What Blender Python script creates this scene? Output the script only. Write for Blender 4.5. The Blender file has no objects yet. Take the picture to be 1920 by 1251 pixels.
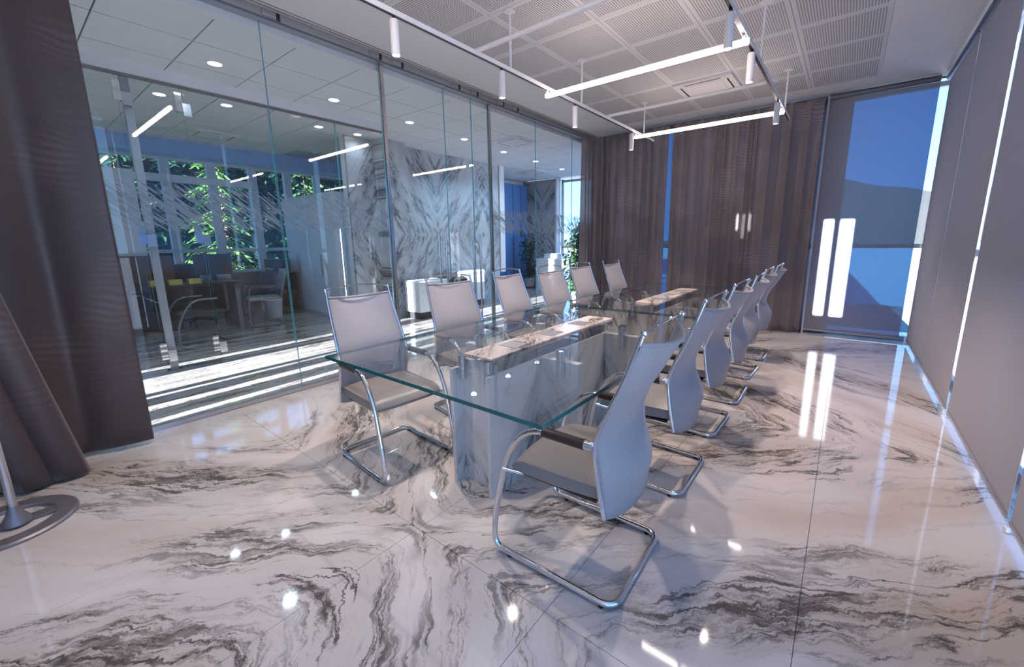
import bpy, bmesh, math, random
from mathutils import Vector, Matrix, Euler
random.seed(7)
S = bpy.context.scene
COL = S.collection
PI = math.pi

# ------------------------------------------------------------------ camera
H = 1.31
cam_d = bpy.data.cameras.new('camera')
cam = bpy.data.objects.new('camera', cam_d); COL.objects.link(cam)
F_PX, PX, PY = 767.09, 23.664, -25.801
R3 = [[0.6133, -0.7898, -0.0117], [-0.1561, -0.1066, -0.9820], [0.7743, 0.6041, -0.1886]]
# rows of R3: image right, image down, forward, in world axes
right = Vector(R3[0]).normalized(); fwd = Vector(R3[2]).normalized()
down = fwd.cross(right).normalized(); right = down.cross(fwd).normalized()
M = Matrix((( right.x, -down.x, -fwd.x, 0), (right.y, -down.y, -fwd.y, 0), (right.z, -down.z, -fwd.z, H), (0, 0, 0, 1)))
cam.matrix_world = M
cam_d.sensor_width = 36.0; cam_d.sensor_fit = 'HORIZONTAL'
cam_d.lens = F_PX / 1920 * 36.0
cam_d.shift_x = -PX / 1920.0
cam_d.shift_y = PY / 1920.0
cam_d.clip_start = 0.02; cam_d.clip_end = 2000
S.camera = cam

# ------------------------------------------------------------------ world, sun, exposure
SKY_HORIZON = (1.18, 2.25, 3.60)
SKY_ZENITH = (0.15, 0.72, 2.15)
w = bpy.data.worlds.new('sky'); S.world = w; w.use_nodes = True
nt = w.node_tree; nt.nodes.clear()
o_ = nt.nodes.new('ShaderNodeOutputWorld'); b_ = nt.nodes.new('ShaderNodeBackground')
tc = nt.nodes.new('ShaderNodeTexCoord'); sx = nt.nodes.new('ShaderNodeSeparateXYZ'); cr = nt.nodes.new('ShaderNodeValToRGB')
nt.links.new(tc.outputs['Generated'], sx.inputs[0]); nt.links.new(sx.outputs['Z'], cr.inputs[0])
cr.color_ramp.elements[0].position = 0.0; cr.color_ramp.elements[0].color = (*SKY_HORIZON, 1)
cr.color_ramp.elements[1].position = 0.55; cr.color_ramp.elements[1].color = (*SKY_ZENITH, 1)
nt.links.new(cr.outputs[0], b_.inputs[0]); b_.inputs[1].default_value = 1.15
nt.links.new(b_.outputs[0], o_.inputs[0])

SUN_EL = math.radians(8.8); SUN_SLOPE = 0.05
sd = bpy.data.lights.new('sun', 'SUN'); sd.energy = 115.0; sd.color = (0.93, 0.96, 1.0); sd.angle = math.radians(0.28)
so = bpy.data.objects.new('sun', sd); COL.objects.link(so)
dirv = Vector((1, SUN_SLOPE, -math.tan(SUN_EL))).normalized()
so.rotation_euler = dirv.to_track_quat('-Z', 'Y').to_euler(); so.location = (-20, 3, 8)

vs = S.view_settings
vs.view_transform = 'Standard'; vs.look = 'None'; vs.gamma = 1.0; vs.use_curve_mapping = False
vs.exposure = -0.2
S.cycles.max_bounces = 10; S.cycles.transparent_max_bounces = 40; S.cycles.glossy_bounces = 5
S.cycles.diffuse_bounces = 4; S.cycles.transmission_bounces = 6
S.cycles.sample_clamp_indirect = 4.0; S.cycles.caustics_reflective = False; S.cycles.caustics_refractive = False
S.cycles.use_denoising = True
LED_STRENGTH = 31.0
SPOT_POWER = 105.0
DOWN_POWER = 85.0
WARM = (1.0, 0.83, 0.765)

# ------------------------------------------------------------------ node helpers
class NT:
    def __init__(s, name):
        s.m = bpy.data.materials.new(name); s.m.use_nodes = True; s.t = s.m.node_tree; s.t.nodes.clear()
        s.out = s.t.nodes.new('ShaderNodeOutputMaterial')
    def n(s, typ, *ins, out=0, **kw):
        nd = s.t.nodes.new('ShaderNode' + typ)
        for k, v in kw.items():
            if k[0] == 'i' and k[1:].isdigit(): s.put(nd.inputs[int(k[1:])], v)
            elif k in nd.bl_rna.properties: setattr(nd, k, v)
            else: s.put(nd.inputs[k.replace('_', ' ')], v)
        for i, v in enumerate(ins): s.put(nd.inputs[i], v)
        return nd.outputs[out]
    def put(s, sock, v):
        if v is None: return
        if isinstance(v, bpy.types.NodeSocket): s.t.links.new(v, sock)
        elif isinstance(v, (tuple, list)) and sock.type == 'RGBA' and len(v) == 3: sock.default_value = (*v, 1)
        else: sock.default_value = v
    def math(s, op, a, b=None, c=None): return s.n('Math', a, b, c, operation=op)
    def mix(s, f, a, b):
        nd = s.t.nodes.new('ShaderNodeMix'); nd.data_type = 'RGBA'
        s.put(nd.inputs[0], f); s.put(nd.inputs[6], a); s.put(nd.inputs[7], b); return nd.outputs[2]
    def rng(s, v, a, b, c=0.0, d=1.0, smooth=True):
        nd = s.t.nodes.new('ShaderNodeMapRange'); nd.interpolation_type = 'SMOOTHSTEP' if smooth else 'LINEAR'
        s.put(nd.inputs[0], v); s.put(nd.inputs[1], a); s.put(nd.inputs[2], b); s.put(nd.inputs[3], c); s.put(nd.inputs[4], d)
        return nd.outputs[0]
    def noise(s, vec, scale=1.0, detail=4.0, rough=0.55, dist=0.0, out=0):
        return s.n('TexNoise', Vector=vec, Scale=scale, Detail=detail, Roughness=rough, Distortion=dist, out=out)
    def bsdf(s, **kw):
        nd = s.t.nodes.new('ShaderNodeBsdfPrincipled')
        for k, v in kw.items(): s.put(nd.inputs[k.replace('_', ' ')], v)
        return nd.outputs[0]
    def mixs(s, f, a, b):
        nd = s.t.nodes.new('ShaderNodeMixShader'); s.put(nd.inputs[0], f); s.put(nd.inputs[1], a); s.put(nd.inputs[2], b); return nd.outputs[0]
    def done(s, sh): s.t.links.new(sh, s.out.inputs[0]); return s.m

def simple(name, col, rough=0.5, metal=0.0, var=0.06, vs_=8.0, **kw):
    t = NT(name); co = t.n('TexCoord', out=3)
    f = t.noise(co, vs_, 3)
    lo = tuple(c * (1 - var) for c in col); hi = tuple(min(1, c * (1 + var)) for c in col)
    return t.done(t.bsdf(Base_Color=t.mix(f, lo, hi), Roughness=rough, Metallic=metal, **kw))

def marble(name, fold, angle, base=(0.64, 0.585, 0.55), beige=(0.50, 0.41, 0.33), dark=(0.055, 0.042, 0.036),
           rough=0.05, sc=1.0, dens=0.03, plane='xy', patch=0.0, warp=0.42, jag=0.19):
    """veined slabs, book-matched: fold = (u0, ulen, v0, vlen)"""
    t = NT(name)
    pos = t.n('NewGeometry', out=0)
    sep = t.t.nodes.new('ShaderNodeSeparateXYZ'); t.put(sep.inputs[0], pos)
    ax = {'x': 0, 'y': 1, 'z': 2}
    U = sep.outputs[ax[plane[0]]]; V = sep.outputs[ax[plane[1]]]
    if fold:
        u = t.math('PINGPONG', t.math('SUBTRACT', U, fold[0]), fold[1]); v = t.math('PINGPONG', t.math('SUBTRACT', V, fold[2]), fold[3])
    else: u, v = t.math('ADD', U, t.math('MULTIPLY', sep.outputs[1], 0.83)), V
    w3 = t.n('CombineXYZ', u, v, 0.0) if fold else pos
    # large scale bending
    wv = t.noise(w3, 0.9 * sc, 2.0, 0.5, out=1)
    wsep = t.t.nodes.new('ShaderNodeSeparateColor'); t.put(wsep.inputs[0], wv)
    ca, sa = math.cos(angle), math.sin(angle)
    a = t.math('ADD', t.math('MULTIPLY', u, ca), t.math('MULTIPLY', v, sa))
    b = t.math('SUBTRACT', t.math('MULTIPLY', v, ca), t.math('MULTIPLY', u, sa))
    b = t.math('ADD', b, t.math('MULTIPLY', t.math('SUBTRACT', wsep.outputs[0], 0.5), warp / sc))
    med = t.noise(w3, 3.0 * sc, 6.0, 0.68)
    b = t.math('ADD', b, t.math('MULTIPLY', t.math('SUBTRACT', med, 0.5), jag / sc))
    def st(ka, kb, off): return t.n('CombineXYZ', t.math('MULTIPLY', a, ka * sc), t.math('MULTIPLY', b, kb * sc), off)
    broad = t.noise(st(0.3, 2.0, 1.3), 1.0, 4.0, 0.6)
    n1 = t.noise(st(0.35, 3.4, 5.1), 1.0, 5.0, 0.60)
    n2 = t.noise(st(0.7, 7.0, 9.7), 1.0, 6.0, 0.66)
    n3 = t.noise(st(1.8, 19.0, 2.2), 1.0, 5.0, 0.68)
    mask = t.rng(t.noise(st(0.38, 1.5, 3.3), 1.0, 3.0, 0.55), 0.50 - dens, 0.62 - dens)
    brk = t.rng(t.noise(st(1.7, 5.0, 6.0), 1.0, 4.0, 0.6), 0.40, 0.60)
    def vein(n, wd): return t.rng(t.math('ABSOLUTE', t.math('SUBTRACT', n, 0.5)), 0.0, t.math('MULTIPLY', t.math('ADD', brk, 0.35), wd), 1.0, 0.0)
    v1 = t.math('MULTIPLY', vein(n1, 0.027), t.rng(mask, 0.0, 1.0, 0.16, 1.0))
    v2 = t.math('MULTIPLY', vein(n2, 0.030), t.math('MULTIPLY', t.rng(mask, 0.0, 1.0, 0.03, 1.0), t.rng(brk, 0.0, 1.0, 0.25, 1.0)))
    v3 = t.math('MULTIPLY', vein(n3, 0.040), t.math('MULTIPLY', t.rng(mask, 0.1, 1.0, 0.02, 0.75), t.rng(brk, 0.0, 1.0, 0.1, 1.0)))
    vv = t.math('MAXIMUM', t.math('MAXIMUM', v1, v2), v3)
    if patch:
        pt = t.rng(t.noise(st(1.5, 3.2, 7.7), 1.0, 4.0, 0.6), 0.64, 0.69)
        vv = t.math('MAXIMUM', vv, t.math('MULTIPLY', pt, patch))
    col = t.mix(t.rng(broad, 0.42, 0.72), base, beige)
    col = t.mix(t.math('MULTIPLY', mask, 0.28), col, tuple(c * 0.62 for c in beige))
    speck = t.rng(t.noise(w3, 30.0, 2.0), 0.68, 0.78)
    col = t.mix(t.math('MULTIPLY', speck, 0.15), col, beige)
    col = t.mix(t.math('MULTIPLY', vv, 0.93), col, dark)
    return t.done(t.bsdf(Base_Color=col, Roughness=rough, IOR=1.55))

def glass(name, tint=(0.975, 0.988, 0.99), boost=1.3, ior=1.5, rough=0.0):
    t = NT(name)
    geo = t.t.nodes.new('ShaderNodeNewGeometry')
    fr = t.n('Fresnel', ior)
    f = t.math('MULTIPLY', t.math('MULTIPLY', fr, boost), t.math('SUBTRACT', 1.0, geo.outputs['Backfacing']))
    f = t.math('MINIMUM', f, 1.0)
    return t.done(t.mixs(f, t.n('BsdfTransparent', tint), t.n('BsdfGlossy', (1, 1, 1), rough)))

def shade_mat(name, col, open_, tint):
    t = NT(name); co = t.n('TexCoord', out=3)
    lw = t.n('LayerWeight', 0.5, out=1)
    tr = t.math('MULTIPLY', t.math('POWER', t.math('SUBTRACT', 1.0, lw), 1.2), open_)
    f = t.noise(co, 260.0, 1.0)
    c = t.mix(f, tuple(x * 0.93 for x in col), tuple(x * 1.07 for x in col))
    body = t.mixs(0.17, t.n('BsdfDiffuse', c), t.n('BsdfTranslucent', c))
    return t.done(t.mixs(tr, body, t.n('BsdfTransparent', tint)))

def curtain_mat(name, col, open_, moire=0.25):
    t = NT(name)
    uv = t.n('TexCoord', out=2)
    wn = t.n('TexWave', Vector=uv, Scale=8.0, Distortion=24.0, Detail=1.0, Detail_Scale=0.25, wave_type='BANDS', bands_direction='Y', out=1)
    msk = t.rng(t.noise(uv, 1.6, 2.0), 0.45, 0.68)
    k = t.math('MULTIPLY', t.math('MULTIPLY', wn, msk), moire)
    c = t.mix(k, col, tuple(min(1, x * 3.2) for x in col))
    lw = t.n('LayerWeight', 0.5, out=1)
    tr = t.math('MULTIPLY', t.math('POWER', t.math('SUBTRACT', 1.0, lw), 1.5), open_)
    tr = t.math('ADD', tr, t.math('MULTIPLY', k, open_ * 0.5))
    body = t.mixs(0.14, t.bsdf(Base_Color=c, Roughness=0.42, Sheen_Weight=0.3), t.n('BsdfTranslucent', c))
    return t.done(t.mixs(tr, body, t.n('BsdfTransparent', (0.8, 0.78, 0.8))))

def emit(name, col, st):
    t = NT(name); return t.done(t.n('Emission', col, st))

MAT = {}
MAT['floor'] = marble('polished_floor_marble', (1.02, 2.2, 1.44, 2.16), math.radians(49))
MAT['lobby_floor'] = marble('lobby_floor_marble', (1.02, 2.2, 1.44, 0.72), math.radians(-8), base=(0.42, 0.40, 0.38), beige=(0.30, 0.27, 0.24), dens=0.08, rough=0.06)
MAT['table_marble'] = marble('table_marble', None, math.radians(62), base=(0.60, 0.59, 0.58), beige=(0.48, 0.45, 0.42), sc=1.7, dens=0.06, plane='xz', warp=0.14, jag=0.10)
MAT['top_marble'] = marble('table_strip_marble', (1.2, 3.0, 0.9, 3.0), math.radians(20), sc=2.2, rough=0.12)
MAT['wall_marble'] = marble('bookmatched_wall_marble', (5.51, 1.3, 1.46, 1.6), math.radians(56), base=(0.54, 0.55, 0.56), beige=(0.42, 0.42, 0.43),
                            dark=(0.07, 0.065, 0.065), sc=1.25, dens=0.05, plane='xz', patch=0.75, rough=0.12, warp=0.16, jag=0.08)
MAT['wall_marble_y'] = marble('side_wall_marble', (7.1, 1.3, 1.46, 1.6), math.radians(50), base=(0.55, 0.56, 0.55), beige=(0.42, 0.42, 0.40),
                            sc=1.25, dens=0.05, plane='yz', patch=0.6, rough=0.12, warp=0.16, jag=0.08)
MAT['grout'] = simple('joint_filler', (0.20, 0.18, 0.17), 0.8)
MAT['chrome'] = simple('chrome', (0.80, 0.80, 0.82), 0.06, 1.0, 0.02)
MAT['steel'] = simple('brushed_steel', (0.58, 0.58, 0.60), 0.22, 1.0, 0.04)
MAT['alu'] = simple('anodised_aluminium', (0.46, 0.46, 0.47), 0.35, 0.8, 0.03)
MAT['white_metal'] = simple('white_powder_coat', (0.78, 0.74, 0.74), 0.4, 0.0, 0.02)
MAT['white'] = simple('white_paint', (0.78, 0.76, 0.76), 0.7, 0.0, 0.02, 1.5)
MAT['tile'] = simple('ceiling_tile_paint', (0.74, 0.75, 0.77), 0.85, 0.0, 0.03, 30)
MAT['lacquer'] = simple('white_lacquer', (0.74, 0.76, 0.80), 0.12, 0.0, 0.02, 2)
MAT['black'] = simple('black_plastic', (0.012, 0.012, 0.014), 0.35)
MAT['pad'] = simple('dark_brown_leather', (0.035, 0.020, 0.017), 0.35, 0, 0.15, 60)
MAT['leather'] = simple('grey_leather', (0.215, 0.195, 0.185), 0.38, 0, 0.05, 40)
MAT['cassette'] = simple('shade_cassette_metal', (0.16, 0.17, 0.20), 0.35, 0.6)
MAT['frame_grey'] = simple('window_frame_grey', (0.40, 0.40, 0.43), 0.4)
MAT['frame_white'] = simple('window_frame_white', (0.62, 0.64, 0.68), 0.4)
MAT['iron'] = simple('dark_satin_steel', (0.20, 0.185, 0.195), 0.38, 0.45)
MAT['bulk'] = simple('bulkhead_skylit_blue', (0.30, 0.45, 0.75), 0.6)  # white bulkhead; the blue skylight on it is put into the colour
MAT['desk'] = simple('dark_desk_veneer', (0.035, 0.03, 0.03), 0.25)
MAT['paper'] = simple('paper', (0.65, 0.66, 0.68), 0.8)
MAT['yellow'] = simple('yellow_card', (0.62, 0.48, 0.12), 0.7)
MAT['wood'] = simple('brown_wood', (0.13, 0.065, 0.04), 0.45, 0, 0.2, 12)
MAT['red'] = simple('terracotta_saucer', (0.30, 0.05, 0.03), 0.5)
MAT['pot'] = simple('pale_stone_pot', (0.55, 0.55, 0.56), 0.5)
MAT['soil'] = simple('soil', (0.03, 0.02, 0.015), 0.95)
MAT['bark'] = simple('bark', (0.07, 0.045, 0.03), 0.9, 0, 0.3, 20)
MAT['bluedoor'] = simple('blue_door_panel', (0.10, 0.24, 0.52), 0.25)
MAT['terrace'] = simple('terrace_paving', (0.62, 0.62, 0.63), 0.85, 0, 0.12, 1.0)
MAT['hill'] = simple('wooded_hillside', (0.016, 0.017, 0.016), 0.95, 0, 0.35, 0.05)
MAT['parapet'] = simple('parapet_concrete', (0.45, 0.45, 0.46), 0.8)
MAT['grass'] = simple('garden_ground', (0.05, 0.07, 0.03), 0.95, 0, 0.3, 2)
MAT['pane'] = glass('clear_glass')
MAT['tabletop'] = glass('table_glass', (0.975, 0.992, 0.99), 1.25, 1.52)
t = NT('glass_edge'); MAT['edge'] = t.done(t.bsdf(Base_Color=t.mix(t.noise(t.n('TexCoord', out=3), 3.0), (0.004, 0.07, 0.075), (0.015, 0.15, 0.15)), Roughness=0.12, IOR=1.5))
t = NT('pane_edge'); MAT['pedge'] = t.done(t.bsdf(Base_Color=t.mix(t.noise(t.n('TexCoord', out=3), 3.0), (0.05, 0.32, 0.36), (0.20, 0.58, 0.62)), Roughness=0.15))
MAT['shade'] = shade_mat('roller_shade_weave', (0.47, 0.42, 0.42), 0.37, (0.26, 0.66, 0.95))
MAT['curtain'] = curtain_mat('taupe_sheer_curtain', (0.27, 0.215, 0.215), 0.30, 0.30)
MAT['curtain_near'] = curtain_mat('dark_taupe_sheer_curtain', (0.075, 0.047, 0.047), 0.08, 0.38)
MAT['led'] = emit('led_diffuser', WARM, LED_STRENGTH)
MAT['spot_lens'] = emit('spot_lens', (1.0, 0.90, 0.88), 9.0)
MAT['down_lens'] = emit('downlight_lens', (1.0, 0.93, 0.90), 6.0)
# mesh weave of chair backs
t = NT('chair_mesh_weave'); co = t.n('TexCoord', out=3)
c = t.mix(t.noise(co, 300.0, 1.0), (0.39, 0.375, 0.40), (0.47, 0.455, 0.48))
MAT['mesh'] = t.done(t.mixs(0.10, t.mixs(0.25, t.bsdf(Base_Color=c, Roughness=0.5, Sheen_Weight=0.2), t.n('BsdfTranslucent', c)), t.n('BsdfTransparent', (1, 1, 1))))
# perforated panels: rows of round holes, plain margin
t = NT('perforated_panel'); co = t.n('TexCoord', out=3); sp = t.t.nodes.new('ShaderNodeSeparateXYZ'); t.put(sp.inputs[0], co)
def cell(s): return t.math('SUBTRACT', t.math('FRACT', t.math('MULTIPLY', s, 52.0)), 0.5)
cx, cy = cell(sp.outputs[0]), cell(sp.outputs[1])
d2 = t.math('ADD', t.math('MULTIPLY', cx, cx), t.math('MULTIPLY', cy, cy))
hole = t.rng(d2, 0.070, 0.10, 1.0, 0.0)
mg = t.math('MULTIPLY', t.math('LESS_THAN', t.math('ABSOLUTE', sp.outputs[0]), 0.269), t.math('LESS_THAN', t.math('ABSOLUTE', sp.outputs[1]), 0.288))
MAT['perf'] = t.done(t.bsdf(Base_Color=t.mix(t.math('MULTIPLY', hole, mg), (0.70, 0.67, 0.67), (0.06, 0.055, 0.06)), Roughness=0.75))
# frosted film: slanting brush strokes
t = NT('frosted_film_strokes'); co = t.n('TexCoord', out=3); sp = t.t.nodes.new('ShaderNodeSeparateXYZ'); t.put(sp.inputs[0], co)
an = math.radians(-42)
fa = t.math('ADD', t.math('MULTIPLY', sp.outputs[0], math.cos(an)), t.math('MULTIPLY', sp.outputs[2], math.sin(an)))
fb = t.math('SUBTRACT', t.math('MULTIPLY', sp.outputs[2], math.cos(an)), t.math('MULTIPLY', sp.outputs[0], math.sin(an)))
fa = t.math('ADD', fa, t.math('MULTIPLY', fb, 0.25))
n = t.noise(t.n('CombineXYZ', t.math('MULTIPLY', fa, 5.5), t.math('MULTIPLY', fb, 58.0), 0.0), 1.0, 3.0, 0.6)
dn = t.noise(t.n('CombineXYZ', t.math('MULTIPLY', sp.outputs[0], 1.3), 0.0, 4.0), 1.0, 1.0)
fade = t.rng(t.math('ABSOLUTE', sp.outputs[2]), 0.12, 0.19, 0.0, 0.16)
on = t.rng(t.math('SUBTRACT', t.math('ADD', n, t.math('MULTIPLY', t.math('SUBTRACT', dn, 0.5), 0.35)), fade), 0.475, 0.505)
film = t.mixs(0.5, t.n('BsdfDiffuse', (0.42, 0.44, 0.48)), t.n('BsdfTranslucent', (0.42, 0.44, 0.48)))
MAT['film'] = t.done(t.mixs(t.math('MULTIPLY', on, 0.72), t.n('BsdfTransparent', (1, 1, 1)), film))
def leafmat(name, a, b, trans=0.35):
    t = NT(name); r = t.noise(t.n('NewGeometry', out=0), 7.0, 2.0); c = t.mix(r, a, b)
    return t.done(t.mixs(trans, t.bsdf(Base_Color=c, Roughness=0.4), t.n('BsdfTranslucent', c)))
MAT['leaf'] = leafmat('ficus_leaf', (0.015, 0.05, 0.02), (0.06, 0.13, 0.04))
MAT['conifer'] = leafmat('conifer_frond', (0.02, 0.07, 0.02), (0.22, 0.42, 0.10))
MAT['conifer_dark'] = leafmat('conifer_frond_dark', (0.008, 0.03, 0.02), (0.03, 0.09, 0.05))

# ------------------------------------------------------------------ mesh builder
class MB:
    def __init__(s): s.v = []; s.f = []; s.mi = []; s.uv = None; s.smooth = []
    def add(s, vs_, fs, mi=0, sm=False):
        o = len(s.v); s.v += [tuple(p) for p in vs_]
        for f in fs: s.f.append([i + o for i in f]); s.mi.append(mi); s.smooth.append(sm)
        return s
    def box(s, x0, x1, y0, y1, z0, z1, mi=0, ch=0.0):
        if ch <= 0:
            v = [(x, y, z) for z in (z0, z1) for y in (y0, y1) for x in (x0, x1)]
            f = [(0, 2, 3, 1), (4, 5, 7, 6), (0, 1, 5, 4), (2, 6, 7, 3), (0, 4, 6, 2), (1, 3, 7, 5)]
            return s.add(v, f, mi)
        # chamfered on the top edges
        v = [(x0, y0, z0), (x1, y0, z0), (x1, y1, z0), (x0, y1, z0), (x0, y0, z1 - ch), (x1, y0, z1 - ch), (x1, y1, z1 - ch), (x0, y1, z1 - ch),
             (x0 + ch, y0 + ch, z1), (x1 - ch, y0 + ch, z1), (x1 - ch, y1 - ch, z1), (x0 + ch, y1 - ch, z1)]
        f = [(3, 2, 1, 0), (8, 9, 10, 11)]
        for i in range(4):
            j = (i + 1) % 4; f.append((i, j, j + 4, i + 4)); f.append((i + 4, j + 4, j + 8, i + 8))
        return s.add(v, f, mi)
    def tube(s, pts, r, n=10, caps=True, closed=False, mi=0):
        pts = [Vector(p) for p in pts]; m = len(pts); rs = r if isinstance(r, (list, tuple)) else [r] * m
        rings = []; prev = None
        for i, p in enumerate(pts):
            if closed: d = pts[(i + 1) % m] - pts[i - 1]
            else: d = (pts[min(i + 1, m - 1)] - pts[max(i - 1, 0)])
            d.normalize()
            if prev is None:
                a = Vector((0, 0, 1)) if abs(d.z) < 0.9 else Vector((1, 0, 0))
                u = d.cross(a).normalized()
            else: u = (prev - d * prev.dot(d)).normalized()
            prev = u; vv = d.cross(u)
            rings.append([p + (u * math.cos(2 * PI * k / n) + vv * math.sin(2 * PI * k / n)) * rs[i] for k in range(n)])
        vs_ = [q for rg in rings for q in rg]; fs = []
        for i in range(m if closed else m - 1):
            j = (i + 1) % m
            for k in range(n): fs.append((i * n + k, i * n + (k + 1) % n, j * n + (k + 1) % n, j * n + k))
        if caps and not closed: fs.append(tuple(range(n - 1, -1, -1))); fs.append(tuple((m - 1) * n + k for k in range(n)))
        return s.add(vs_, fs, mi, True)
    def lathe(s, prof, c=(0, 0, 0), n=20, mi=0):
        vs_ = []; fs = []
        for r, z in prof:
            for k in range(n): vs_.append((c[0] + r * math.cos(2 * PI * k / n), c[1] + r * math.sin(2 * PI * k / n), c[2] + z))
        for i in range(len(prof) - 1):
            for k in range(n): fs.append((i * n + k, i * n + (k + 1) % n, (i + 1) * n + (k + 1) % n, (i + 1) * n + k))
        if prof[0][0] > 1e-5: fs.append(tuple(range(n - 1, -1, -1)))
        if prof[-1][0] > 1e-5: fs.append(tuple((len(prof) - 1) * n + k for k in range(n)))
        return s.add(vs_, fs, mi, True)
    def grid(s, pts, closed_u=False, mi=0, sm=True):
        nu = len(pts); nv = len(pts[0]); vs_ = [q for row in pts for q in row]; fs = []
        for i in range(nu - 1):
            for j in range(nv - 1): fs.append((i * nv + j, (i + 1) * nv + j, (i + 1) * nv + j + 1, i * nv + j + 1))
        return s.add(vs_, fs, mi, sm)
    def mesh(s, name, mats):
        me = bpy.data.meshes.new(name); me.from_pydata(s.v, [], s.f)
        for m in (mats if isinstance(mats, (list, tuple)) else [mats]): me.materials.append(m)
        me.polygons.foreach_set('material_index', s.mi); me.polygons.foreach_set('use_smooth', s.smooth)
        me.update()
        return me
    def build(s, name, mats, parent=None, loc=None, sharp=True):
        me = s.mesh(name, mats)
        if sharp and any(s.smooth):
            try: me.set_sharp_from_angle(angle=math.radians(40))
            except Exception: pass
        return link(name, me, parent, loc)
def link(name, me, parent=None, loc=None):
    o = bpy.data.objects.new(name, me); COL.objects.link(o)
    if parent: o.parent = parent
    if loc: o.location = loc
    return o
def B(name, mat, parent, *args, **kw): return MB().box(*args, **kw).build(name, mat, parent)
def empty(name, loc=(0, 0, 0), rz=0.0):
    o = bpy.data.objects.new(name, None); COL.objects.link(o); o.location = loc; o.rotation_euler = (0, 0, rz); o.empty_display_size = 0.1
    return o
def tag(o, label=None, cat=None, group=None, kind=None):
    if label: o['label'] = label
    if cat: o['category'] = cat
    if group: o['group'] = group
    if kind: o['kind'] = kind
    return o
def struct(name, label=None):
    o = empty(name); o['kind'] = 'structure'
    if label: o['label'] = label
    return o
def copy_tree(o, parent=None):
    c = o.copy(); COL.objects.link(c)
    if parent: c.parent = parent
    for ch in list(o.children): copy_tree(ch, c)
    return c
def subdiv_curve(pts, k=6, closed=False):
    """Catmull-Rom"""
    P = [Vector(p) for p in pts]; out = []
    n = len(P)
    for i in range(n if closed else n - 1):
        p0 = P[(i - 1) % n] if closed or i > 0 else P[0] * 2 - P[1]; p1 = P[i]; p2 = P[(i + 1) % n]
        p3 = P[(i + 2) % n] if closed or i + 2 < n else P[-1] * 2 - P[-2]
        for j in range(k):
            u = j / k
            out.append(0.5 * ((2 * p1) + (p2 - p0) * u + (2 * p0 - 5 * p1 + 4 * p2 - p3) * u * u + (3 * p1 - p0 - 3 * p2 + p3) * u ** 3))
    if not closed: out.append(P[-1])
    return out

# ------------------------------------------------------------------ room constants
XB, XF = 6.85, -2.6            # end wall with the curtains, wall behind the camera
YR, YL = -0.70, 3.79           # shaded window wall, glass partition
ZC = 3.10                      # boardroom ceiling
ZL = 3.00                      # lobby ceiling
YP = 5.55                      # inner glass partition of the office
YW = 9.30                      # office window wall
XE = 10.2                      # end of the lobby

# floor: slab + polished tiles (2.2 x 0.72, joints where the photo shows them)
floor = B('floor', MAT['grout'], None, XF - 0.3, XE + 0.4, -0.95, YW + 0.3, -0.25, -0.012); floor['kind'] = 'structure'
def tile_mesh(nm, lx, ly, mat):
    g = 0.0008; return MB().box(-lx / 2 + g, lx / 2 - g, -ly / 2 + g, ly / 2 - g, -0.012, 0.0, ch=0.0008).mesh(nm, mat)
TX, TY = 2.2, 0.72
me_t = tile_mesh('tile', TX, TY, MAT['floor']); me_l = tile_mesh('tile_lobby', TX, TY, MAT['lobby_floor'])
i0 = math.floor((XF - 1.02) / TX)
for i in range(i0, 3):
    for j in range(-4, 3):
        x = 1.02 + TX * (i + 0.5); y = 1.44 + TY * (j + 0.5)
        if x + TX / 2 < XF or x - TX / 2 > 7.7 or y + TY / 2 < -0.75: continue
        link('tile', me_t, floor, (x, y, 0))
strip = B('tile', MAT['floor'], floor, XF, 7.62, 3.6008, YL - 0.02, -0.012, 0.0)
for i in range(i0, 5):
    for j in range(0, 8):
        x = 1.02 + TX * (i + 0.5); y = YL + 0.05 + TY * (j + 0.5)
        if x - TX / 2 > XE or x + TX / 2 < XF: continue
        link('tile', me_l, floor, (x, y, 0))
B('threshold', MAT['steel'], floor, XF, XE, YL - 0.02, YL + 0.05, -0.012, 0.001)

# boardroom ceiling: plaster rim + 64 cm perforated panels
ceil = MB()
PX0, PX1, PY0, PY1 = -1.54, 6.47, -0.09, 3.12
ceil.box(XF, XB + 0.2, -0.95, PY0, ZC, ZC + 0.12); ceil.box(XF, XB + 0.2, PY1, YL + 0.12, ZC, ZC + 0.12)
ceil.box(XF, PX0, PY0, PY1, ZC, ZC + 0.12); ceil.box(PX1, XB + 0.2, PY0, PY1, ZC, ZC + 0.12); ceil.box(PX0, PX1, PY0, PY1, ZC + 0.03, ZC + 0.12)
ceiling = ceil.build('ceiling', MAT['white']); ceiling['kind'] = 'structure'
me_p = MB().box(-0.3065, 0.3065, -0.319, 0.319, 0.0, 0.02).mesh('ceiling_panel', MAT['perf'])
for i in range(13):
    for j in range(5):
        link('ceiling_panel', me_p, ceiling, (PX0 + 0.616 * (i + 0.5), PY0 + 0.642 * (j + 0.5), ZC + 0.002))
# recessed curtain track lines near the glass partition
MB().box(XF, XB, 3.665, 3.672, ZC - 0.003, ZC + 0.001).build('curtain_track', MAT['cassette'], ceiling)
MB().box(XF, XB, 3.705, 3.711, ZC - 0.003, ZC + 0.001).build('curtain_track', MAT['cassette'], ceiling)

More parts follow.
